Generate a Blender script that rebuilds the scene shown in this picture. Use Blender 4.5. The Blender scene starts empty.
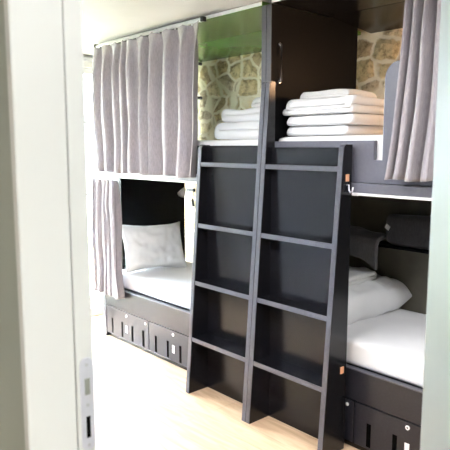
import bpy, bmesh, math, random
from mathutils import Vector, Matrix, noise
random.seed(7)
sc = bpy.context.scene
col = sc.collection
PI = math.pi

# ---------------------------------------------------------------- materials
def new_mat(name):
    m = bpy.data.materials.new(name); m.use_nodes = True
    nt = m.node_tree; b = nt.nodes['Principled BSDF']
    return m, nt, b
def N(nt, kind, **kw):
    n = nt.nodes.new(kind)
    for k, v in kw.items():
        if k in n.inputs.keys() if hasattr(n, 'inputs') else False: n.inputs[k].default_value = v
        else: setattr(n, k, v)
    return n
def ramp(nt, stops):
    r = nt.nodes.new('ShaderNodeValToRGB')
    e = r.color_ramp.elements
    e[0].position, e[0].color = stops[0][0], (*stops[0][1], 1)
    e[1].position, e[1].color = stops[-1][0], (*stops[-1][1], 1)
    for p, c in stops[1:-1]:
        q = e.new(p); q.color = (*c, 1)
    return r
def simple(name, c1, c2=None, rough=.5, scale=20, bump=0.0, bscale=None, metallic=0, coat=0, spec=.5, stretch=(1, 1, 1), sheen=0):
    m, nt, b = new_mat(name)
    c2 = c2 or tuple(min(1, v * 1.12) for v in c1)
    tc = N(nt, 'ShaderNodeTexCoord'); mp = N(nt, 'ShaderNodeMapping'); mp.inputs['Scale'].default_value = stretch
    nt.links.new(tc.outputs['Object'], mp.inputs['Vector'])
    no = N(nt, 'ShaderNodeTexNoise'); no.inputs['Scale'].default_value = scale; no.inputs['Detail'].default_value = 5
    nt.links.new(mp.outputs[0], no.inputs['Vector'])
    r = ramp(nt, [(.3, c1), (.7, c2)]); nt.links.new(no.outputs['Fac'], r.inputs[0]); nt.links.new(r.outputs[0], b.inputs['Base Color'])
    b.inputs['Roughness'].default_value = rough; b.inputs['Metallic'].default_value = metallic
    b.inputs['Coat Weight'].default_value = coat; b.inputs['Coat Roughness'].default_value = .2
    b.inputs['Specular IOR Level'].default_value = spec
    if sheen: b.inputs['Sheen Weight'].default_value = sheen
    if bump:
        n2 = N(nt, 'ShaderNodeTexNoise'); n2.inputs['Scale'].default_value = bscale or scale * 3; n2.inputs['Detail'].default_value = 4
        nt.links.new(mp.outputs[0], n2.inputs['Vector'])
        bp = N(nt, 'ShaderNodeBump'); bp.inputs['Strength'].default_value = bump; bp.inputs['Distance'].default_value = .01
        nt.links.new(n2.outputs['Fac'], bp.inputs['Height']); nt.links.new(bp.outputs[0], b.inputs['Normal'])
    return m

def fabric(name, c1, c2, weave=700, rough=.9, bump=.25, trans=0.0):
    m, nt, b = new_mat(name)
    tc = N(nt, 'ShaderNodeTexCoord')
    no = N(nt, 'ShaderNodeTexNoise'); no.inputs['Scale'].default_value = 60; no.inputs['Detail'].default_value = 6
    mp = N(nt, 'ShaderNodeMapping'); mp.inputs['Scale'].default_value = (3, 3, .6)
    nt.links.new(tc.outputs['Object'], mp.inputs[0]); nt.links.new(mp.outputs[0], no.inputs['Vector'])
    r = ramp(nt, [(.3, c1), (.7, c2)]); nt.links.new(no.outputs['Fac'], r.inputs[0]); nt.links.new(r.outputs[0], b.inputs['Base Color'])
    b.inputs['Roughness'].default_value = rough; b.inputs['Sheen Weight'].default_value = .3; b.inputs['Specular IOR Level'].default_value = .2
    n2 = N(nt, 'ShaderNodeTexNoise'); n2.inputs['Scale'].default_value = weave; nt.links.new(tc.outputs['Object'], n2.inputs['Vector'])
    bp = N(nt, 'ShaderNodeBump'); bp.inputs['Strength'].default_value = bump; bp.inputs['Distance'].default_value = .002
    nt.links.new(n2.outputs['Fac'], bp.inputs['Height']); nt.links.new(bp.outputs[0], b.inputs['Normal'])
    if trans:
        t = N(nt, 'ShaderNodeBsdfTranslucent'); nt.links.new(r.outputs[0], t.inputs['Color'])
        mx = N(nt, 'ShaderNodeMixShader'); mx.inputs[0].default_value = trans
        out = nt.nodes['Material Output']
        nt.links.new(b.outputs[0], mx.inputs[1]); nt.links.new(t.outputs[0], mx.inputs[2]); nt.links.new(mx.outputs[0], out.inputs['Surface'])
    return m

def stone_mat():
    m, nt, b = new_mat('stone_masonry')
    L = nt.links.new
    tc = N(nt, 'ShaderNodeTexCoord')
    mp = N(nt, 'ShaderNodeMapping'); mp.inputs['Scale'].default_value = (6.6, .01, 8.2)
    L(tc.outputs['Object'], mp.inputs[0])
    dn = N(nt, 'ShaderNodeTexNoise'); dn.inputs['Scale'].default_value = 2.2; dn.inputs['Detail'].default_value = 3
    L(mp.outputs[0], dn.inputs['Vector'])
    vm = N(nt, 'ShaderNodeVectorMath', operation='MULTIPLY_ADD'); vm.inputs[1].default_value = (.3, .0, .3)
    L(dn.outputs['Color'], vm.inputs[0]); L(mp.outputs[0], vm.inputs[2])
    ve = N(nt, 'ShaderNodeTexVoronoi', feature='DISTANCE_TO_EDGE'); ve.inputs['Scale'].default_value = 1.0; ve.inputs['Randomness'].default_value = .85
    vc = N(nt, 'ShaderNodeTexVoronoi', feature='F1'); vc.inputs['Scale'].default_value = 1.0; vc.inputs['Randomness'].default_value = .85
    L(vm.outputs[0], ve.inputs['Vector']); L(vm.outputs[0], vc.inputs['Vector'])
    sep = N(nt, 'ShaderNodeSeparateColor'); L(vc.outputs['Color'], sep.inputs[0])
    sr = ramp(nt, [(0, (.46, .36, .23)), (.3, (.62, .50, .29)), (.6, (.68, .57, .35)), (.8, (.48, .41, .33)), (1, (.76, .65, .42))])
    L(sep.outputs[0], sr.inputs[0])
    fn = N(nt, 'ShaderNodeTexNoise'); fn.inputs['Scale'].default_value = 28; fn.inputs['Detail'].default_value = 8; fn.inputs['Roughness'].default_value = .7
    L(tc.outputs['Object'], fn.inputs['Vector'])
    fr = ramp(nt, [(.36, (.4, .35, .3)), (.5, (.95, .92, .88)), (.65, (1.2, 1.17, 1.12))]); L(fn.outputs['Fac'], fr.inputs[0])
    mu = N(nt, 'ShaderNodeMix', data_type='RGBA', blend_type='MULTIPLY'); mu.inputs[0].default_value = .8
    L(sr.outputs[0], mu.inputs[6]); L(fr.outputs[0], mu.inputs[7])
    edge = ramp(nt, [(.05, (0, 0, 0)), (.11, (1, 1, 1))])
    ad = N(nt, 'ShaderNodeMath', operation='MULTIPLY_ADD'); ad.inputs[1].default_value = .12; L(fn.outputs['Fac'], ad.inputs[0])
    sb = N(nt, 'ShaderNodeMath', operation='SUBTRACT'); sb.inputs[1].default_value = .06
    L(ve.outputs['Distance'], ad.inputs[2]); L(ad.outputs[0], sb.inputs[0]); L(sb.outputs[0], edge.inputs[0])
    mx = N(nt, 'ShaderNodeMix', data_type='RGBA'); mx.inputs[6].default_value = (.84, .77, .60, 1)
    L(edge.outputs[0], mx.inputs[0]); L(mu.outputs[2], mx.inputs[7]); L(mx.outputs[2], b.inputs['Base Color'])
    b.inputs['Roughness'].default_value = .95; b.inputs['Specular IOR Level'].default_value = .1
    hr = ramp(nt, [(.05, (0, 0, 0)), (.3, (1, 1, 1))]); L(ve.outputs['Distance'], hr.inputs[0])
    h = N(nt, 'ShaderNodeMath', operation='MULTIPLY_ADD'); h.inputs[1].default_value = .45; L(fn.outputs['Fac'], h.inputs[0]); L(hr.outputs[0], h.inputs[2])
    bp = N(nt, 'ShaderNodeBump'); bp.inputs['Strength'].default_value = .8; bp.inputs['Distance'].default_value = .03
    L(h.outputs[0], bp.inputs['Height']); L(bp.outputs[0], b.inputs['Normal'])
    return m

def wood_floor():
    m, nt, b = new_mat('oak_planks'); L = nt.links.new
    tc = N(nt, 'ShaderNodeTexCoord')
    br = N(nt, 'ShaderNodeTexBrick'); br.offset = .37
    br.inputs['Scale'].default_value = 1; br.inputs['Brick Width'].default_value = 1.2; br.inputs['Row Height'].default_value = .16
    br.inputs['Mortar Size'].default_value = .0016; br.inputs['Color1'].default_value = (.64, .45, .29, 1); br.inputs['Color2'].default_value = (.71, .52, .35, 1)
    br.inputs['Mortar'].default_value = (.5, .37, .26, 1)
    L(tc.outputs['Object'], br.inputs['Vector'])
    mp = N(nt, 'ShaderNodeMapping'); mp.inputs['Scale'].default_value = (1.2, 9, 1); L(tc.outputs['Object'], mp.inputs[0])
    no = N(nt, 'ShaderNodeTexNoise'); no.inputs['Scale'].default_value = 2.2; no.inputs['Detail'].default_value = 7; no.inputs['Distortion'].default_value = 1.4
    L(mp.outputs[0], no.inputs['Vector'])
    r = ramp(nt, [(.35, (.86, .8, .74)), (.6, (1.08, 1.06, 1.04))]); L(no.outputs['Fac'], r.inputs[0])
    mu = N(nt, 'ShaderNodeMix', data_type='RGBA', blend_type='MULTIPLY'); mu.inputs[0].default_value = 1
    L(br.outputs['Color'], mu.inputs[6]); L(r.outputs[0], mu.inputs[7]); L(mu.outputs[2], b.inputs['Base Color'])
    b.inputs['Roughness'].default_value = .42
    return m

BLACK = simple('black_laminate', (.006, .006, .008), (.009, .009, .011), rough=.22, scale=90, bump=.0, bscale=160, spec=.36)
MATTEB = simple('black_matte_panel', (.0035, .0035, .004), (.005, .005, .006), rough=.5, scale=60, spec=.08)
RAILB = simple('black_laminate_satin', (.012, .012, .017), (.018, .018, .024), rough=.3, scale=90, bump=.04, bscale=160, spec=.42)
GUARD = simple('graphite_laminate', (.115, .115, .14), (.13, .13, .155), rough=.3, scale=60, spec=.6)
BLACKE = simple('black_edge_banding', (.055, .055, .068), (.075, .075, .09), rough=.28, scale=60, spec=.7)
METAL = simple('black_metal', (.02, .02, .022), rough=.4, metallic=.3)
GROOVE = simple('dark_recess', (.002, .002, .002), (.003, .003, .003), rough=1, spec=0)
GREEN = simple('green_reflection_lacquer', (.10, .22, .045), (.14, .28, .07), rough=.2, scale=3, coat=.15)  # garden reflection on the far berth ceiling, painted as green base colour
WHITE = simple('white_cotton', (.80, .80, .80), (.84, .84, .84), rough=.9, scale=9, bump=.25, bscale=14, spec=.15, sheen=.2)
TOWEL = simple('white_terry', (.80, .79, .77), (.85, .84, .82), rough=1, scale=60, bump=.7, bscale=260, spec=.1)
MATT = simple('white_sheet', (.78, .77, .78), (.84, .83, .83), rough=.9, scale=4, bump=.2, bscale=7, spec=.15)
CURT = fabric('grey_linen', (.30, .275, .295), (.39, .36, .38), trans=.1)
TRACK = simple('white_aluminium', (.72, .72, .72), rough=.35)
CHROME = simple('brushed_steel', (.62, .62, .64), rough=.28, metallic=.9)
PLAST = simple('white_plastic', (.8, .8, .8), rough=.4)
PAINT = simple('white_wall_paint', (.78, .77, .74), (.80, .79, .76), rough=.8, scale=4, bump=.05, bscale=90)
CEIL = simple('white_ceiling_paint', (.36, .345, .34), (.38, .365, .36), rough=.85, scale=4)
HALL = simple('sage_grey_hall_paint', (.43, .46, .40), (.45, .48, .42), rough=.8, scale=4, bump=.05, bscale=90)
JAMB = simple('white_door_lacquer', (.79, .80, .775), (.81, .82, .795), rough=.4, scale=3)
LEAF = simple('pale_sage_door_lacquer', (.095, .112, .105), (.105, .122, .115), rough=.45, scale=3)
BEECH = simple('beech_block', (.72, .36, .2), (.8, .44, .27), rough=.5, scale=30, stretch=(1, 1, .2))
DGREY = fabric('charcoal_fleece', (.035, .035, .04), (.055, .055, .06))
STONE = stone_mat()
FLOOR = wood_floor()
def glass_mat():
    m, nt, b = new_mat('window_glass')
    b.inputs['Transmission Weight'].default_value = 1; b.inputs['Roughness'].default_value = 0; b.inputs['IOR'].default_value = 1.02
    b.inputs['Base Color'].default_value = (1, 1, 1, 1)
    return m
GLASS = glass_mat()
def lampmat(c, s):
    m, nt, b = new_mat('lamp_glow'); b.inputs['Emission Color'].default_value = (*c, 1); b.inputs['Emission Strength'].default_value = s
    return m

# ---------------------------------------------------------------- mesh helpers
class MB:
    def __init__(s): s.bm = bmesh.new()
    def box(s, x0, x1, y0, y1, z0, z1):
        v = [s.bm.verts.new((x, y, z)) for z in (z0, z1) for (x, y) in ((x0, y0), (x1, y0), (x1, y1), (x0, y1))]
        for f in ((3, 2, 1, 0), (4, 5, 6, 7), (0, 1, 5, 4), (1, 2, 6, 5), (2, 3, 7, 6), (3, 0, 4, 7)): s.bm.faces.new([v[i] for i in f])
        return s
    def prism(s, pts, axis, a, b):
        """extrude a closed 2-D outline along an axis ('x': pts are (y,z); 'y': pts are (x,z))"""
        def mk(p, t): return (t, p[0], p[1]) if axis == 'x' else ((p[0], t, p[1]) if axis == 'y' else (p[0], p[1], t))
        A = [s.bm.verts.new(mk(p, a)) for p in pts]; B = [s.bm.verts.new(mk(p, b)) for p in pts]
        s.bm.faces.new(A[::-1]); s.bm.faces.new(B)
        n = len(pts)
        for i in range(n): s.bm.faces.new((A[i], A[(i + 1) % n], B[(i + 1) % n], B[i]))
        return s
    def tube(s, pts, r, seg=10, closed=False, caps=True):
        pts = [Vector(p) for p in pts]; n = len(pts); rings = []
        up = Vector((0, 0, 1))
        for i, p in enumerate(pts):
            d = (pts[min(i + 1, n - 1)] - pts[max(i - 1, 0)]).normalized()
            u = d.cross(up)
            if u.length < 1e-3: u = d.cross(Vector((1, 0, 0)))
            u.normalize(); w = d.cross(u)
            rr = r[i] if isinstance(r, (list, tuple)) else r
            rings.append([s.bm.verts.new(p + (u * math.cos(2 * PI * k / seg) + w * math.sin(2 * PI * k / seg)) * rr) for k in range(seg)])
        for i in range(n - 1):
            for k in range(seg): s.bm.faces.new((rings[i][k], rings[i][(k + 1) % seg], rings[i + 1][(k + 1) % seg], rings[i + 1][k]))
        if caps: s.bm.faces.new(rings[0][::-1]); s.bm.faces.new(rings[-1])
        return s
    def build(s, name, m, parent=None, bevel=0, seg=2, smooth=False, sub=0):
        bmesh.ops.recalc_face_normals(s.bm, faces=s.bm.faces)
        me = bpy.data.meshes.new(name); s.bm.to_mesh(me); s.bm.free()
        o = bpy.data.objects.new(name, me); col.objects.link(o)
        for mm in (m if isinstance(m, (list, tuple)) else [m]): me.materials.append(mm)
        if parent:
            o.parent = parent
            o.matrix_parent_inverse = parent.matrix_basis.inverted()
            o['_'] = 0; del o['_']
        if bevel:
            b = o.modifiers.new('bevel', 'BEVEL'); b.width = bevel; b.segments = seg; b.limit_method = 'ANGLE'; b.angle_limit = math.radians(40)
        if sub:
            q = o.modifiers.new('sub', 'SUBSURF'); q.levels = sub; q.render_levels = sub
        if smooth or bevel:
            for p in me.polygons: p.use_smooth = smooth
        return o
def tag(o, label=None, cat=None, group=None, kind=None):
    if label: o['label'] = label
    if cat: o['category'] = cat
    if group: o['group'] = group
    if kind: o['kind'] = kind
    return o
def empty(name, loc):
    o = bpy.data.objects.new(name, None); o.location = loc; o.empty_display_size = .1; col.objects.link(o)
    return o
def struct(name, mb, m, label=None, parent=None, bevel=0):
    o = mb.build(name, m, parent, bevel)
    if not parent: o['kind'] = 'structure'
    if label: o['label'] = label
    return o
def set_mod_apply_smooth(o):
    for p in o.data.polygons: p.use_smooth = True

# ---------------------------------------------------------------- setting
XW = -4.56      # window wall
YB = 3.2        # stone wall behind the bunks
ZC = 2.272      # room ceiling
XE = 1.35       # east wall
struct('floor', MB().box(XW - .3, XE, .36, YB + .1, -.08, 0), FLOOR, 'pale oak plank floor of the dormitory')
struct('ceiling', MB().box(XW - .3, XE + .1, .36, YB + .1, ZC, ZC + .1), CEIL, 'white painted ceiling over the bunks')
struct('wall_back', MB().box(XW - .3, XE + .1, YB, YB + .25, 0, ZC), STONE, 'rubble stone wall with cream mortar behind the bunks')
struct('wall_right', MB().box(XE, XE + .1, .485, YB, 0, ZC), PAINT, 'white wall at the near end of the room')
# window wall with a tall opening
WY0, WY1, WZ0, WZ1 = 1.15, 2.98, .10, 2.17
w = MB()
w.box(XW - .25, XW, .485, WY0, 0, ZC); w.box(XW - .25, XW, WY1, YB, 0, ZC)
w.box(XW - .25, XW, WY0, WY1, 0, WZ0); w.box(XW - .25, XW, WY0, WY1, WZ1, ZC)
struct('wall_left', w, PAINT, 'white wall around the tall window')
fr = MB(); t = .05
fx0, fx1 = XW - .09, XW - .03
fr.box(fx0, fx1, WY0, WY1, WZ0, WZ0 + t); fr.box(fx0, fx1, WY0, WY1, WZ1 - t, WZ1)
for y in (WY0, (WY0 + WY1) / 2 - t / 2, WY1 - t): fr.box(fx0, fx1, y, y + t, WZ0 + t, WZ1 - t)
wf = empty('window_1', (XW, (WY0 + WY1) / 2, WZ0)); wf['kind'] = 'structure'; wf['label'] = 'tall white framed window full of daylight at the far end'
fr.build('window_frame', JAMB, wf, .004)
MB().box(XW - .065, XW - .059, WY0 + t, WY1 - t, WZ0 + t, WZ1 - t).build('window_glass', GLASS, wf)
for z in (1.08, 1.70):
    MB().box(XW - .03, XW + .012, 2.40, 2.50, z, z + .022).build('window_catch', CHROME, wf, .003)
struct('baseboard_left', MB().box(XW, XW + .015, .485, YB, 0, .08), JAMB, bevel=.003)
# head rail over the window
MB().box(XW, XW + .03, WY0 - .05, YB - .02, 2.22, 2.25).build('trim_1', TRACK, None, .003)['kind'] = 'structure'
# wall with the doorway
DX0, DX1, DZ = -.91, -.03, 2.06
w = MB()
w.box(XW - .3, DX0, .372, .48, 0, ZC); w.box(DX1, XE + .1, .372, .48, 0, ZC); w.box(DX0, DX1, .372, .48, DZ, ZC)
struct('wall_front', w, simple('dimmed_wall_paint', (.24, .26, .31), (.26, .28, .33), rough=.8, scale=4), 'unseen wall that holds the doorway, darkened to dim its reflections')  # unseen room side darkened so the ladder panels reflect less light
w = MB()
w.box(-2.2, DX0 - .0, .3635, .372, 0, 2.45); w.box(DX1, 2.0, .3635, .372, 0, 2.45); w.box(DX0, DX1, .3635, .372, DZ, 2.45)
struct('wall_hall_front', w, HALL, 'shaded sage grey hall wall left of the doorway')
# hall side shell (around the camera)
struct('wall_hall_rear', MB().box(-2.2, 2.0, -1.5, -1.4, 0, 2.45), PAINT)
struct('wall_hall_left', MB().box(-2.3, -2.2, -1.5, .37, 0, 2.45), PAINT)
struct('wall_hall_right', MB().box(2.0, 2.1, -1.5, .37, 0, 2.45), PAINT)
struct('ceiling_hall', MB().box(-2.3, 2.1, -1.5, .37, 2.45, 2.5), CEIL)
struct('floor_hall', MB().box(-2.3, 2.1, -1.5, .36, -.08, 0), FLOOR)
# jamb lining
fl = empty('trim_2', (-.9, .42, 0)); fl['kind'] = 'structure'; fl['label'] = 'white lacquered left door jamb with a steel strike plate'
MB().box(-.91, -.89, .362, .4495, 0, DZ).build('jamb_board', JAMB, fl, .003)
MB().box(-.91, -.8925, .4525, .486, 0, DZ).build('jamb_rebate', JAMB, fl, .002)
MB().box(-.91, -.897, .4495, .4525, 0, DZ).build('seal_groove', simple('grey_seal', (.2, .2, .19), rough=.8), fl)
# strike plate
sp = MB()
pts = []
zc, hh, yc, hw = 1.048, .086, .4715, .0135
for k in range(24):
    a = 2 * PI * k / 24
    pts.append((yc + hw * math.cos(a), zc + (hh - hw if math.sin(a) >= 0 else -(hh - hw)) + hw * math.sin(a)))
sp.prism(pts, 'x', -.8925, -.8905)
spo = sp.build('strike_plate', simple('satin_steel', (.72, .72, .78), rough=.3, metallic=.3), fl, .0006); spo['label'] = 'rounded steel strike plate'
MB().box(-.8907, -.8900, .4665, .4765, 1.066, 1.096).build('latch_opening', simple('bright_slot', (.30, .31, .27), rough=.4), spo)
MB().box(-.8907, -.8900, .4675, .4755, .986, 1.026).build('bolt_opening', GROOVE, spo)
for z in (1.121, 1.047, .972):
    MB().tube([(-.8907, .4715, z), (-.8898, .4715, z)], .0032, 12).build('screw', CHROME, spo)
fr2 = empty('trim_3', (-.04, .42, 0)); fr2['kind'] = 'structure'; fr2['label'] = 'white lacquered right door jamb and head'
MB().box(-.05, -.03, .362, .486, 0, DZ).build('jamb_board', JAMB, fr2, .003)
MB().box(-.91, -.03, .362, .486, DZ - .02, DZ).build('head_board', JAMB, fr2, .003)
# door leaf, ajar into the room, hinged on the right
hinge = Vector((-.055, .50, 0)); free = Vector((-.590, 1.085, 0))
d = (free - hinge); Ld = d.length; d.normalize(); n = Vector((d.y, -d.x, 0))     # n points away from the camera side
if n.dot(Vector((0, 0, 0)) - hinge) > 0: n = -n
lf = MB()
a, b_ = hinge, free
th = .04
pp = [(a.x, a.y), (b_.x, b_.y), ((b_ + n * th).x, (b_ + n * th).y), ((a + n * th).x, (a + n * th).y)]
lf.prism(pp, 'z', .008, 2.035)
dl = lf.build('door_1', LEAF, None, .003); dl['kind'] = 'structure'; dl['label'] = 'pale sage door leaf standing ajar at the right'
hp = a + d * (Ld - .125)
hb = MB(); q = hp - n * .006
hp = hp + n * th
hb.tube([hp, hp + n * .05, hp + n * .055 - d * .01, hp + n * .055 - d * .12], .009, 10)
for v in hb.bm.verts: v.co.z += 1.05
hb.build('door_handle', CHROME, dl)

# ---------------------------------------------------------------- bunk beds
F = 2.30            # plane of the bunk fronts
PB = 3.06           # rear edge of the panels
def drawer(x0, x1, parent):
    root_z0, root_z1 = .035, .252
    bm = MB().box(x0 + .003, x1 - .003, F, F + .02, root_z0, root_z1)
    dr = bm.build('drawer', RAILB, parent, .002)
    MB().box(x0 + .01, x1 - .01, F + .02, F + .6, root_z0 + .01, root_z1 - .03).build('drawer_box', BLACK, dr)
    for k in range(4):
        sx = x0 + .088 + k * .143
        MB().box(sx - .012, sx + .012, F - .0012, F + .003, .047, .166).build('slot', GROOVE, dr)
    cx = (x0 + x1) / 2
    MB().tube([(cx, F - .004, .226), (cx, F + .002, .226)], .011, 16).build('lock', PLAST, dr, .001)
    MB().tube([(cx, F - .0047, .226), (cx, F - .0035, .226)], .004, 10).build('keyhole', GROOVE, dr)
    MB().box(cx - .012, cx + .012, F - .0016, F + .001, .095, .150).build('label_plate', PLAST, dr)
    MB().tube([(x1 - .04, F - .004, .226), (x1 - .04, F + .002, .226)], .009, 12).build('stud', PLAST, dr)
    return dr

def bunk(x0, x1, label, guard, lowcut):
    root = empty('bunk_bed', ((x0 + x1) / 2, (F + PB) / 2, 0))
    tag(root, label, 'bunk bed', 'black built-in bunk beds along the stone wall')
    T = .035
    def P_(name, mb, m=BLACK, bev=.002): return mb.build(name, m, root, bev)
    # end panels: at a low-cut end the panel above the mattress stands back from the front edge
    for side, (a, b) in (('l', (x0, x0 + T)), ('r', (x1 - T, x1))):
        if side == 'l' and lowcut:
            pts = [(F, 0), (PB + .04, 0), (PB + .04, 2.245), (F, 2.245), (F, 2.15), (2.46, 2.10), (2.46, .46), (F, .41)]
        else:
            pts = [(F, 0), (PB, 0), (PB, 2.245), (F, 2.245)]
        e = MB().prism(pts, 'x', a, b).build('end_panel', MATTEB, root, .002)
        MB().box(a + .001, b - .001, F - .0035, F + .0, 0.0 if not (side == 'l' and lowcut) else 0, 2.245 if not (side == 'l' and lowcut) else .41).build('edge_strip', BLACKE, e, .001)
    a, b = x0 + T, x1 - T
    P_('plinth', MB().box(a, b, F + .02, F + .035, 0, .035))
    P_('lower_rail', MB().box(a, b, F, F + .028, .258, .412), RAILB)
    P_('rail_cap', MB().box(a, b, F - .003, F + .031, .412, .418), BLACKE, .001)
    P_('lower_base', MB().box(a, b, F + .028, PB, .385, .41))
    P_('rear_panel', MB().box(a, b, PB - .02, PB, .04, .46))
    P_('upper_base', MB().box(a, b, F + .0, PB, 1.285, 1.325))
    P_('upper_fascia', MB().box(a if not lowcut else a - T, b, F - .022, F, 1.287, 1.332), GUARD, .002)
    if guard == 'plain':
        P_('guard_board', MB().box(a, b, F, F + .025, 1.333, 1.508))
    else:
        xs0, xs1 = -1.545, -1.500
        P_('guard_board', MB().prism([(a, 1.333), (b, 1.333), (b, 1.875), (xs1 + .07, 1.875)] +
            [(xs1 + .07 - .07 * math.sin(t), 1.805 + .07 * math.cos(t)) for t in [PI / 16 * k for k in range(1, 9)]] +
            [(xs1, 1.44), (xs0, 1.44), (xs0, 1.53), (a, 1.53)], 'y', F, F + .025), GUARD)
    P_('upper_rear_panel', MB().box(a, b, PB - .02, PB, 1.325, 1.50))
    # ceiling of the upper berth, with a sloped rear board meeting the stone wall
    cm = GREEN if lowcut else BLACK
    P_('berth_ceiling', MB().box(a, b, F, 2.78, 2.247, 2.27), cm)
    P_('berth_ceiling_slope', MB().prism([(2.783, 2.247), (3.195, 2.205), (3.195, 2.225), (2.783, 2.27)], 'x', a, b), cm)
    P_('top_trim', MB().box(a, b, F - .004, F - .0005, 2.248, 2.268), TRACK, .001)
    n = 3; wdt = .59
    st = x0 + .035
    for k in range(n): drawer(st + k * wdt, min(st + (k + 1) * wdt, x1 - T + .01), root)
    return root
b1 = bunk(-4.02, -2.236, 'far black bunk bed beside the window, closed grey curtain on its upper berth', 'plain', True)
b2 = bunk(-2.234, -.40, 'near black bunk bed at the right, with notched guard board and open upper berth', 'notch', False)
# grab handle on the divider, inside the near upper berth
g = empty('grab_handle', (-2.19, 2.36, 1.84)); tag(g, 'slim dark grab handle on the black partition of the near upper berth', 'handle')
MB().tube([(-2.197, 2.362, 2.045), (-2.188, 2.362, 2.045), (-2.184, 2.362, 2.038), (-2.184, 2.362, 1.857), (-2.188, 2.362, 1.85), (-2.197, 2.362, 1.85)], .006, 12).build('grip', simple('dark_steel', (.12, .12, .125), rough=.3, metallic=.8), g, smooth=True)
for z in (2.045, 1.85): MB().tube([(-2.199, 2.362, z), (-2.193, 2.362, z)], .009, 14).build('end_rose', CHROME, g)

# ---------------------------------------------------------------- ladders
SL = .0733
def fy(z): return 2.10 + SL * z
def ladder(x0, x1, tall, label):
    root = empty('bunk_ladder', ((x0 + x1) / 2, 2.2, 0))
    tag(root, label, 'ladder', 'black box ladders in front of the bunks')
    T = .03
    BK = F - .024
    for side, (a, b) in (('l', (x0, x0 + T)), ('r', (x1 - T, x1))):
        if side == tall: top = 1.84
        else: top = 1.512
        r = .025
        arc = [(fy(top) + r - r * math.cos(t), top - r + r * math.sin(t)) for t in [PI / 12 * k for k in range(0, 7)]]
        pts = [(fy(0), 0)] + arc + [(BK, top), (BK, 0)]
        s = MB().prism(pts, 'x', a, b).build('stile', BLACK, root, .002)
        arc2 = [(fy(top) - .003 + r - r * math.cos(t), top + .002 - r + r * math.sin(t)) for t in [PI / 12 * k for k in range(0, 7)]]
        outl = [(fy(0) - .003, 0.002)] + arc2 + [(p[0] + .003, p[1] - .002) for p in arc[::-1]] + [(fy(0) + .001, .002)]
        MB().prism(outl, 'x', a + .0015, b - .0015).build('edge_strip', BLACKE, s)
    for z in (.34, .687, 1.035, 1.398):
        rg = MB().prism([(fy(z) + .003, z - .013), (fy(z) + .004, z + .013), (2.25, z + .013), (2.25, z - .013)], 'x', x0 + T, x1 - T).build('step', BLACK, root, .002)
        MB().prism([(fy(z) + .001, z - .012), (fy(z) + .002, z + .012), (fy(z) + .0045, z + .012), (fy(z) + .0045, z - .012)], 'x', x0 + T, x1 - T).build('edge_strip', BLACKE, rg)
    MB().box(x0 + T, x1 - T, 2.25, 2.262, .0, 1.498).build('back_panel', BLACK, root, .001)
    return root
l1 = ladder(-2.705, -2.176, 'r', 'left black box ladder whose tall right stile meets the bunk divider')
l2 = ladder(-2.174, -1.645, 'l', 'right black box ladder with beech blocks on its outer side')
for z, h in ((1.357, .034), (.42, .034)):
    k = MB().box(-1.645, -1.640, 2.227, 2.25, z - h / 2, z + h / 2).build('cover_block', BEECH, l2, .001); k['label'] = 'small pale beech cover block'
hk = MB().tube([(-1.644, 2.236, 1.325), (-1.632, 2.236, 1.325), (-1.630, 2.236, 1.30), (-1.622, 2.236, 1.29), (-1.612, 2.236, 1.295), (-1.608, 2.236, 1.315)], .004, 8).build('coat_hook', CHROME, None, smooth=True)
tag(hk, 'small steel hook on the outer side of the right ladder', 'hook')

# ---------------------------------------------------------------- curtain tracks
def track(x0, x1, y, z, label, brackets, gx):
    root = empty('curtain_track', ((x0 + x1) / 2, y, z)); tag(root, label, 'curtain track')
    m = MB(); m.box(x0, x1, y - .010, y + .010, z - .012, z); m.build('rail', TRACK, root, .002)
    for bx in brackets: MB().box(bx - .012, bx + .012, y - .014, y + .014, z - .016, z + .012).build('bracket', METAL, root, .002)
    k = 0; x = gx[0]
    while x < gx[1] and k < 14:
        MB().box(x - .004, x + .004, y - .004, y + .004, z - .022, z - .012).build('glider', PLAST, root); x += .085; k += 1
    for ex in (x0, x1): MB().tube([(ex - .015, y, z - .007), (ex + .015, y, z - .007)], .009, 10).build('end_cap', PLAST, root)
    return root
track(-3.99, -2.735, F - .035, 2.245, 'white track at the ceiling carrying the closed grey curtain', (-3.97, -2.72), (-3.93, -2.74))
track(-1.62, -.45, F - .035, 2.245, 'ceiling track of the near upper berth', (-1.60, -.47), (-1.33, -1.0))
track(-4.02, -2.72, F - .012, 1.286, 'white track under the far upper berth for the gathered lower curtain', (-3.985,), (-4.0, -3.72))
track(-1.63, -.45, F - .012, 1.286, 'white track under the near upper berth', (-.47,), (-.75, -.5))

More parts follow.
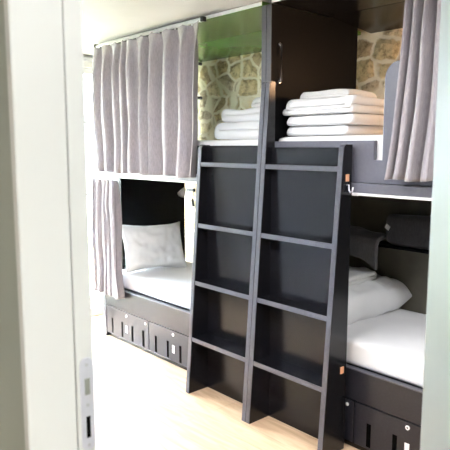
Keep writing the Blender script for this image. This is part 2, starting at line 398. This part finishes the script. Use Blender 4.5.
# ---------------------------------------------------------------- curtains
def curtain(x0t, x1t, x0b, x1b, y, zt, zb, folds, amp, seed, label, steps=12, topamp=.4):
    rnd = random.Random(seed)
    nu = folds * steps; nv = 46
    ph = [rnd.uniform(-.35, .35) for _ in range(folds + 2)]
    am = [rnd.uniform(.65, 1.25) for _ in range(folds + 2)]
    wd = [rnd.uniform(.55, 1.45) for _ in range(folds)]
    tot = sum(wd); cum = [0]
    for q in wd: cum.append(cum[-1] + q / tot)
    bm = bmesh.new(); rows = []
    for j in range(nv + 1):
        v = j / nv                   # 0 top, 1 hem
        row = []
        for i in range(nu + 1):
            f = i / steps; k = min(int(f), folds - 1); fr_ = f - k
            u = cum[k] + (cum[k + 1] - cum[k]) * fr_
            env = topamp + (1 - topamp) * min(1, v * 5)
            A = amp * (am[k] * (1 - fr_) + am[k + 1] * fr_) * env
            s = math.cos(2 * PI * fr_)
            s = math.copysign(abs(s) ** .75, s)
            # sharp pinch pleats near the header
            pinch = max(0, 1 - v * 9)
            s = s * (1 - pinch) + (1 - 2 * min(1, abs(fr_ - .5) * 5)) * -1 * pinch
            xx = (x0t + (x1t - x0t) * u) * (1 - v ** 2) + (x0b + (x1b - x0b) * u) * v ** 2
            xx += .010 * math.sin(2 * PI * fr_ * 2 + ph[k] * 6) * v + ph[k] * .02 * math.sin(v * 3)
            wob = .008 * noise.noise(Vector((u * 9 + seed, v * 3.1, seed)))
            yy = y - A * s * .5 + wob + .004 * math.sin(v * 9 + k)
            z = zt - (zt - zb) * v
            if j < 2: z -= .014 * (abs(math.sin(PI * fr_)) ** .7) * (1 - j * .5)      # scalloped heading between the gliders
            if j > nv - 2: z += .004 * math.sin(f * 2.1)
            row.append(bm.verts.new((xx, yy, z)))
        rows.append(row)
    for j in range(nv):
        for i in range(nu): bm.faces.new((rows[j][i], rows[j][i + 1], rows[j + 1][i + 1], rows[j + 1][i]))
    m = MB(); m.bm.free(); m.bm = bm
    o = m.build('bunk_curtain', CURT, None, smooth=True)
    so = o.modifiers.new('thick', 'SOLIDIFY'); so.thickness = .0025; so.offset = 0
    tag(o, label, 'curtain', 'grey linen bunk curtains')
    return o
curtain(-3.945, -2.725, -3.92, -2.765, F - .055, 2.232, 1.315, 9, .075, 3, 'long grey linen curtain drawn closed across the far upper berth')
curtain(-4.055, -3.72, -4.06, -3.70, F - .036, 1.272, .365, 6, .06, 11, 'short grey curtain gathered at the window end of the far lower berth', topamp=.6)
curtain(-1.34, -.98, -1.41, -.95, F - .075, 2.232, 1.36, 6, .085, 5, 'dark taupe grey curtain gathered beside the door at the near upper berth', topamp=.7)

# ---------------------------------------------------------------- mattresses
def soft_box(name, x0, x1, y0, y1, z0, z1, m, r=.03, amp=.003, seed=0, nx=40, ny=24, nz=8):
    """cuboid with rounded edges and small undulations"""
    bm = bmesh.new()
    bmesh.ops.create_cube(bm, size=2)
    bmesh.ops.subdivide_edges(bm, edges=bm.edges[:], cuts=11, use_grid_fill=True)
    hx, hy, hz = (x1 - x0) / 2, (y1 - y0) / 2, (z1 - z0) / 2
    c = Vector(((x0 + x1) / 2, (y0 + y1) / 2, (z0 + z1) / 2))
    def warp(t, h):   # push samples towards the ends so the rounding has enough vertices
        return math.copysign(1 - (1 - abs(t)) ** 1.6, t) * h
    for v in bm.verts:
        p = Vector((warp(v.co.x, hx), warp(v.co.y, hy), warp(v.co.z, hz)))
        q = Vector((max(-hx + r, min(hx - r, p.x)), max(-hy + r, min(hy - r, p.y)), max(-hz + r, min(hz - r, p.z))))
        dd = p - q
        if dd.length > 1e-6: p = q + dd.normalized() * r
        nn = noise.noise_vector(p * 3.2 + Vector((seed, seed * 2, 0)))
        n2 = noise.noise(p * 11 + Vector((seed, 0, 3)))
        p += Vector((nn.x * amp * .4, nn.y * amp * .4, nn.z * amp)) + Vector((0, 0, n2 * amp * .5))
        v.co = c + p
    mb = MB(); mb.bm.free(); mb.bm = bm
    return mb.build(name, m, None, smooth=True, sub=1)
def mattress(x0, x1, z0, z1, label, seed):
    o = soft_box('mattress', x0, x1, F + .032, PB - .022, z0, z1, MATT, .035, .006, seed)
    tag(o, label, 'mattress', 'white sheeted mattresses'); return o
mattress(-3.98, -2.275, .411, .535, 'white sheeted mattress in the far lower berth under the leaning pillow', 1)
mattress(-3.98, -2.275, 1.326, 1.545, 'white mattress in the far upper berth, mostly behind the closed curtain', 2)
mattress(-2.195, -.44, .411, .553, 'white sheeted mattress in the near lower berth at the bottom right', 3)
mattress(-2.195, -.44, 1.326, 1.558, 'white mattress in the near upper berth under the tall folded stack', 4)

# ---------------------------------------------------------------- pillows
def pillow(w, h, t, seed, puff=.55, pinch=.09):
    """built in its own frame: x width, y height, z thickness"""
    bm = bmesh.new(); nu, nv = 34, 24; side = []
    for sgn in (1, -1):
        g = []
        for j in range(nv + 1):
            row = []
            for i in range(nu + 1):
                u = -1 + 2 * i / nu; v = -1 + 2 * j / nv
                e = max(0, (1 - u ** 4)) ** puff * max(0, (1 - v ** 4)) ** puff
                pin = 1 - pinch * (1 - abs(u) ** 2) * abs(v) ** 6 
                pinx = 1 - pinch * .7 * (1 - abs(v) ** 2) * abs(u) ** 6
                x = u * w / 2 * pinx; y = v * h / 2 * pin
                wr = noise.noise(Vector((u * 2.2 + seed, v * 2.2, sgn + seed))) * .35 + noise.noise(Vector((u * 6 + seed, v * 5, sgn))) * .2
                z = sgn * t / 2 * e * (1 + wr)
                border = (i in (0, nu) or j in (0, nv))
                if border and sgn == -1: row.append(side[0][j][i]); continue
                row.append(bm.verts.new((x, y, 0 if border else z)))
            g.append(row)
        side.append(g)
        for j in range(nv):
            for i in range(nu):
                q = (g[j][i], g[j][i + 1], g[j + 1][i + 1], g[j + 1][i])
                bm.faces.new(q if sgn == 1 else q[::-1])
    mb = MB(); mb.bm.free(); mb.bm = bm
    o = mb.build('pillow', WHITE, None, smooth=True, sub=1)
    return o
def basis(o, origin, ex, ey):
    ex = Vector(ex).normalized(); ey = Vector(ey); ey = (ey - ex * ey.dot(ex)).normalized(); ez = ex.cross(ey)
    o.matrix_world = Matrix(((ex.x, ey.x, ez.x, origin[0]), (ex.y, ey.y, ez.y, origin[1]), (ex.z, ey.z, ez.z, origin[2]), (0, 0, 0, 1)))
p1 = pillow(.56, .41, .14, 2, pinch=.2)
basis(p1, (-3.775, 2.62, .715), (.16, 1, -.03), (-.42, -.16, 1))
tag(p1, 'plump white pillow leaning on the dark end panel of the far lower berth', 'pillow', 'white pillows')
p2 = pillow(.72, .50, .21, 5, puff=.42)
basis(p2, (-2.0, 2.70, .652), (.06, 1, .02), (-1, 0, .10))
tag(p2, 'large white pillow lying flat in the near lower berth', 'pillow', 'white pillows')

# ---------------------------------------------------------------- folded bedding
def folded(name, x0, x1, y0, y1, z0, z1, layers, m, seed, amp=.006):
    """a cloth folded back and forth: serpentine section in x-z, run along y with rounded ends"""
    H = z1 - z0; tk = H / layers
    r = tk / 2
    L = x1 - x0
    out = []
    # closed outline: thick sheet; every layer ends in a bulge, small grooves between the layers
    def bulge(side):
        pts = []
        for k in range(layers):
            zc = z0 + tk * (k + .5)
            for q in range(-4, 5):
                a = q / 4 * (PI / 2 * .86)
                pts.append((side * (r * .9 * math.cos(a)), zc + r * math.sin(a)))
        return pts
    right = bulge(1); left = bulge(-1)[::-1]
    rnd = random.Random(seed)
    offs = [rnd.uniform(-.015, .015) for _ in range(layers * 2)]
    R = []
    for idx, (dx, z) in enumerate(right): R.append((x1 - r + dx + offs[min(layers - 1, idx // 9)], z))
    Lf = []
    for idx, (dx, z) in enumerate(left): Lf.append((x0 + r + dx + offs[layers + min(layers - 1, idx // 9)], z))
    nxs = 14
    top = [(R[-1][0] + (Lf[0][0] - R[-1][0]) * k / nxs, z1) for k in range(1, nxs)]
    bot = [(Lf[-1][0] + (R[0][0] - Lf[-1][0]) * k / nxs, z0) for k in range(1, nxs)]
    prof = R + top + Lf + bot
    bm = bmesh.new(); ny = 22; rings = []
    cx = (x0 + x1) / 2; cz = (z0 + z1) / 2
    er = min(.05, H * .5)
    for j in range(ny + 1):
        v = j / ny
        vv = .5 - .5 * math.cos(PI * v)
        y = y0 + (y1 - y0) * vv
        dist = min(y - y0, y1 - y)
        sh = 0 if dist > er else er - math.sqrt(max(0, er ** 2 - (er - dist) ** 2))
        ring = []
        for (x, z) in prof:
            hx = (x1 - x0) / 2; hz = H / 2
            sx = (hx - sh * .35) / hx; sz = (hz - sh * .55) / hz
            X = cx + (x - cx) * sx; Z = z0 + (z - z0) * sz
            nn = noise.noise_vector(Vector((X * 5 + seed, y * 5, Z * 9)))
            lift = 1 if Z > z0 + .004 else 0
            ring.append(bm.verts.new((X + nn.x * amp, y + nn.y * amp, Z + nn.z * amp * lift * (.3 + .7 * (Z - z0) / H))))
        rings.append(ring)
    n = len(prof)
    for j in range(ny):
        for i in range(n): bm.faces.new((rings[j][i], rings[j][(i + 1) % n], rings[j + 1][(i + 1) % n], rings[j + 1][i]))
    # end caps: strips between the right and left halves of the outline, so the layer creases read on the face
    for ring, flip in ((rings[0], False), (rings[-1], True)):
        nr = len(R); lefts = [ring[nr + len(top) + len(Lf) - 1 - k] for k in range(len(Lf))]
        rights = ring[:nr]
        mids = []
        for k in range(nr):
            a_, b_2 = rights[k].co, lefts[k].co
            crease = (k % 9 in (0, 8)) and 0 < k < nr - 1
            row = [lefts[k]]
            for s_ in range(1, 8):
                t_ = s_ / 8; p = b_2.lerp(a_, t_)
                outw = (-1 if not flip else 1) * (.014 * math.cos(((k % 9) - 4) / 4 * PI / 2) + .004 * noise.noise(Vector((t_ * 6, k * .4, seed))))
                p = p + Vector((0, outw, 0)); row.append(bm.verts.new(p))
            row.append(rights[k]); mids.append(row)
        for k in range(nr - 1):
            for s_ in range(8):
                q = (mids[k][s_], mids[k][s_ + 1], mids[k + 1][s_ + 1], mids[k + 1][s_])
                bm.faces.new(q)
        # close the top and bottom slivers
        bot_v = [lefts[0]] + ring[nr + len(top) + len(Lf):] + [rights[0]]
        try: bm.faces.new(bot_v + mids[0][1:-1][::-1])
        except Exception: pass
        top_v = [rights[-1]] + ring[nr:nr + len(top)] + [lefts[-1]]
        try: bm.faces.new(top_v + mids[-1][1:-1])
        except Exception: pass
    mb = MB(); mb.bm.free(); mb.bm = bm
    return mb.build(name, m, None, smooth=True)
G2 = 'white bedding folded on the near upper berth'
tag(folded('folded_sheet', -2.190, -1.76, 2.40, 2.85, 1.560, 1.612, 1, WHITE, 21), 'thin folded white sheet, lowest of the stack in the near upper berth', 'bedding', G2)
tag(folded('folded_blanket', -2.160, -1.745, 2.39, 2.85, 1.612, 1.668, 1, WHITE, 22), 'folded white blanket in the middle of the near upper berth stack', 'bedding', G2)
tag(folded('folded_duvet', -2.190, -1.735, 2.38, 2.86, 1.668, 1.750, 2, WHITE, 23, .014), 'thick folded white duvet under the towel in the near upper berth', 'bedding', G2)
tag(folded('folded_towel', -2.12, -1.81, 2.44, 2.68, 1.750, 1.790, 1, TOWEL, 24, .022), 'crumpled white towel on top of the near upper berth stack', 'towel', G2)
G3 = 'white bedding folded on the far upper berth'
tag(folded('folded_duvet', -2.85, -2.31, 2.45, 2.92, 1.547, 1.655, 1, WHITE, 31, .022), 'thick folded white duvet, lowest in the far upper berth pile', 'bedding', G3)
tag(folded('folded_blanket', -2.80, -2.31, 2.47, 2.90, 1.655, 1.735, 1, WHITE, 32, .022), 'folded white blanket resting on the duvet in the far upper berth', 'bedding', G3)
tag(folded('folded_towel', -2.58, -2.31, 2.50, 2.80, 1.735, 1.80, 1, TOWEL, 33, .02), 'white towel topping the pile in the far upper berth', 'towel', G3)
tag(folded('folded_towel', -2.13, -1.87, 2.56, 2.86, .738, .79, 2, TOWEL, 34, .006), 'folded white towel lying on the large flat pillow', 'towel')

# ---------------------------------------------------------------- shelf with a dark bundle in the near lower berth
SHADE_PANEL = simple('shaded_stone_panel', (.08, .074, .055), (.15, .135, .10), rough=.5, scale=5, bump=.1)  # dark colour stands in for shade on the stone behind this berth
MB().box(-2.195, -.44, 3.03, 3.038, .461, 1.28).build('shade_panel', SHADE_PANEL, b2, .001)['label'] = 'added mottled dark panel for the shaded stone at the rear of the lower berth'
sh = empty('wall_shelf', (-1.8, 2.98, .93)); tag(sh, 'narrow black shelf at the rear of the near lower berth', 'shelf')
MB().box(-2.18, -1.2, 2.90, 3.028, .922, .938).build('board', BLACK, sh, .002)
for x in (-2.05, -1.33): MB().box(x, x + .02, 2.95, 3.028, .87, .922).build('bracket', METAL, sh, .002)
bm = bmesh.new(); nx, ns = 24, 30; g2 = []
for i in range(nx + 1):
    u = i / nx; x = -2.175 + .29 * u; drop = .03 + .10 * u + .01 * math.sin(u * 7); row = []
    path = [(3.02, .968 + .03 * (1 - u)), (2.95, .975 + .03 * (1 - u)), (2.885, .962), (2.870, .935), (2.868, .93 - drop)]
    for k in range(ns + 1):
        f = k / ns * (len(path) - 1); q = min(int(f), len(path) - 2); w_ = f - q; w_ = w_ * w_ * (3 - 2 * w_)
        y = path[q][0] * (1 - w_) + path[q + 1][0] * w_; z = path[q][1] * (1 - w_) + path[q + 1][1] * w_
        nn = noise.noise(Vector((x * 14, y * 14, z * 14)))
        row.append(bm.verts.new((x, y - .008 * nn, z + .012 * nn)))
    g2.append(row)
for i in range(nx):
    for k in range(ns): bm.faces.new((g2[i][k], g2[i + 1][k], g2[i + 1][k + 1], g2[i][k + 1]))
mb = MB(); mb.bm.free(); mb.bm = bm
bl = mb.build('blanket', fabric('grey_fleece', (.15, .15, .16), (.20, .20, .21)), None, smooth=True)
q = bl.modifiers.new('thick', 'SOLIDIFY'); q.thickness = .022; q.offset = 0
tag(bl, 'mid grey blanket draped over the black shelf in the near lower berth', 'blanket')
bag = soft_box('fabric_bag', -1.87, -1.45, 2.90, 3.02, .939, 1.13, DGREY, .055, .025, 9)
tag(bag, 'charcoal fabric bag with a small white tag on the black shelf', 'bag')
tg = MB().box(-.016, .016, -.002, .002, -.014, .014).build('tag', PLAST, None, .001)
tg.location = (-1.835, 2.893, 1.045); tg.rotation_euler = (0, .5, -.2); tg.parent = bag; tg['label'] = 'small white tag'

# ---------------------------------------------------------------- reading lamps
def lamp(x, y, z, label):
    root = empty('reading_lamp', (x, y, z)); tag(root, label, 'lamp')
    MB().box(x - .05, x + .05, y - .02, y, z - .012, z + .016).build('wall_bracket', METAL, root, .003)
    MB().tube([(x - .02, y - .02, z), (x + .01, y - .07, z + .018), (x + .05, y - .12, z + .012)], .006, 10).build('arm', METAL, root, smooth=True)
    MB().tube([(x + .052, y - .122, z + .018), (x + .06, y - .15, z - .01), (x + .065, y - .17, z - .03)], [.016, .03, .034], 16).build('lamp_shade', PLAST, root, smooth=True)
    MB().tube([(x + .03, y - .01, z - .01), (x + .035, y - .015, z - .06), (x + .03, y - .02, z - .09)], .0035, 8).build('cord', METAL, root, smooth=True)
    MB().tube([(x + .03, y - .02, z - .08), (x + .05, y - .022, z - .14)], .012, 10).build('switch', METAL, root)
    return root
lamp(-4.0, 3.19, 1.125, 'small white headed reading lamp with black switch over the far lower pillow')
# two small hooks on the stones at the edge of the closed curtain
for z, wh in ((2.19, 'upper'), (1.91, 'lower')):
    h = MB().tube([(-3.868, 3.195, z), (-3.868, 3.15, z), (-3.866, 3.13, z - .01), (-3.864, 3.125, z + .025)], [.014, .012, .011, .013], 10).build('wall_hook', METAL, None, smooth=True)
    tag(h, wh + ' of two small black hooks on the stones beside the closed curtain', 'hook')
# warm lamp inside the near upper berth (behind the gathered curtain)
wl = empty('berth_lamp', (-1.35, 3.15, 2.0)); tag(wl, 'warm wall lamp inside the near upper berth behind the curtain', 'lamp')
MB().box(-1.38, -1.32, 3.15, 3.198, 1.96, 2.04).build('wall_plate', METAL, wl, .003)
MB().tube([(-1.35, 3.12, 1.96), (-1.35, 3.12, 2.06)], .03, 16).build('lamp_shade', lampmat((1, .6, .3), 14), wl)

# ---------------------------------------------------------------- lights
def area(name, loc, rot, sx, sy, e, c=(1, 1, 1)):
    l = bpy.data.lights.new(name, 'AREA'); l.shape = 'RECTANGLE'; l.size = sx; l.size_y = sy; l.energy = e; l.color = c
    o = bpy.data.objects.new(name, l); o.location = loc; o.rotation_euler = rot; col.objects.link(o); return o
# daylight coming in through the window (the sky outside, sampled through the opening)
pt = area('window_portal', (XW - .02, (WY0 + WY1) / 2, (WZ0 + WZ1) / 2), (0, -PI / 2, 0), WZ1 - WZ0, WY1 - WY0, 1)
pt.data.cycles.is_portal = True
cl = empty('ceiling_fill', (-1.8, .95, ZC)); tag(cl, 'added ceiling fill lamp, out of view over the aisle', 'lamp')  # unseen lamp added as fill for the bunk fronts
MB().box(-2.4, -1.2, .87, 1.03, ZC - .04, ZC).build('housing', PLAST, cl, .004)  # housing of the added fill lamp over the aisle
area('aisle_fill', (-1.8, .95, ZC - .045), (0, 0, 0), 1.1, .14, 24, (.97, .98, 1))
c2 = empty('ceiling_fill', (-.3, 1.3, ZC)); tag(c2, 'added ceiling fill lamp, out of view near the door', 'lamp')  # second unseen lamp, added to brighten the near lower bedding
MB().box(-.9, .3, 1.22, 1.38, ZC - .04, ZC).build('housing', PLAST, c2, .004)  # housing of the added fill lamp near the door
area('door_fill', (-.3, 1.3, ZC - .045), (0, 0, 0), 1.1, .14, 20, (.97, .98, 1))
area('hall_fill', (1.6, -.15, 2.40), (0, 0, 0), .4, .3, 31, (.93, .97, 1))  # unseen light added to brighten the left jamb without hitting the leaf
bl_ = bpy.data.lights.new('berth_bulb', 'POINT'); bl_.energy = 4.5; bl_.color = (1, .62, .36); bl_.shadow_soft_size = .04
bo = bpy.data.objects.new('berth_bulb', bl_); bo.location = (-1.42, 3.10, 1.97); col.objects.link(bo)

wd = bpy.data.worlds.new('daylight'); sc.world = wd; wd.use_nodes = True
nt = wd.node_tree; bg = nt.nodes['Background']
tc = nt.nodes.new('ShaderNodeTexCoord'); sp_ = nt.nodes.new('ShaderNodeSeparateXYZ'); nt.links.new(tc.outputs['Generated'], sp_.inputs[0])
rr = nt.nodes.new('ShaderNodeValToRGB'); rr.color_ramp.elements[0].position = .42; rr.color_ramp.elements[0].color = (.26, .29, .2, 1)
rr.color_ramp.elements[1].position = .56; rr.color_ramp.elements[1].color = (.76, .87, 1, 1)
ma = nt.nodes.new('ShaderNodeMath'); ma.operation = 'MULTIPLY_ADD'; ma.inputs[1].default_value = .5; ma.inputs[2].default_value = .5
nt.links.new(sp_.outputs[2], ma.inputs[0]); nt.links.new(ma.outputs[0], rr.inputs[0]); nt.links.new(rr.outputs[0], bg.inputs[0])
bg.inputs[1].default_value = 28

# ---------------------------------------------------------------- camera
cd = bpy.data.cameras.new('camera'); cam = bpy.data.objects.new('camera', cd); col.objects.link(cam)
cd.sensor_width = 36; cd.lens = 581 / 450 * 36; cd.clip_start = .02
cam.location = (0, 0, 1.5)
pitch = math.atan(78 / 581); yaw = math.atan(525 * math.cos(pitch) / 581)
fwd = Vector((-math.cos(yaw) * math.cos(pitch), math.sin(yaw) * math.cos(pitch), -math.sin(pitch)))
cam.rotation_euler = fwd.to_track_quat('-Z', 'Y').to_euler()
cd.dof.use_dof = True; cd.dof.focus_distance = 3.0; cd.dof.aperture_fstop = 8.0
sc.camera = cam
sc.view_settings.view_transform = 'Standard'; sc.view_settings.look = 'None'
sc.view_settings.exposure = 1.15; sc.view_settings.gamma = 1; sc.view_settings.use_curve_mapping = False
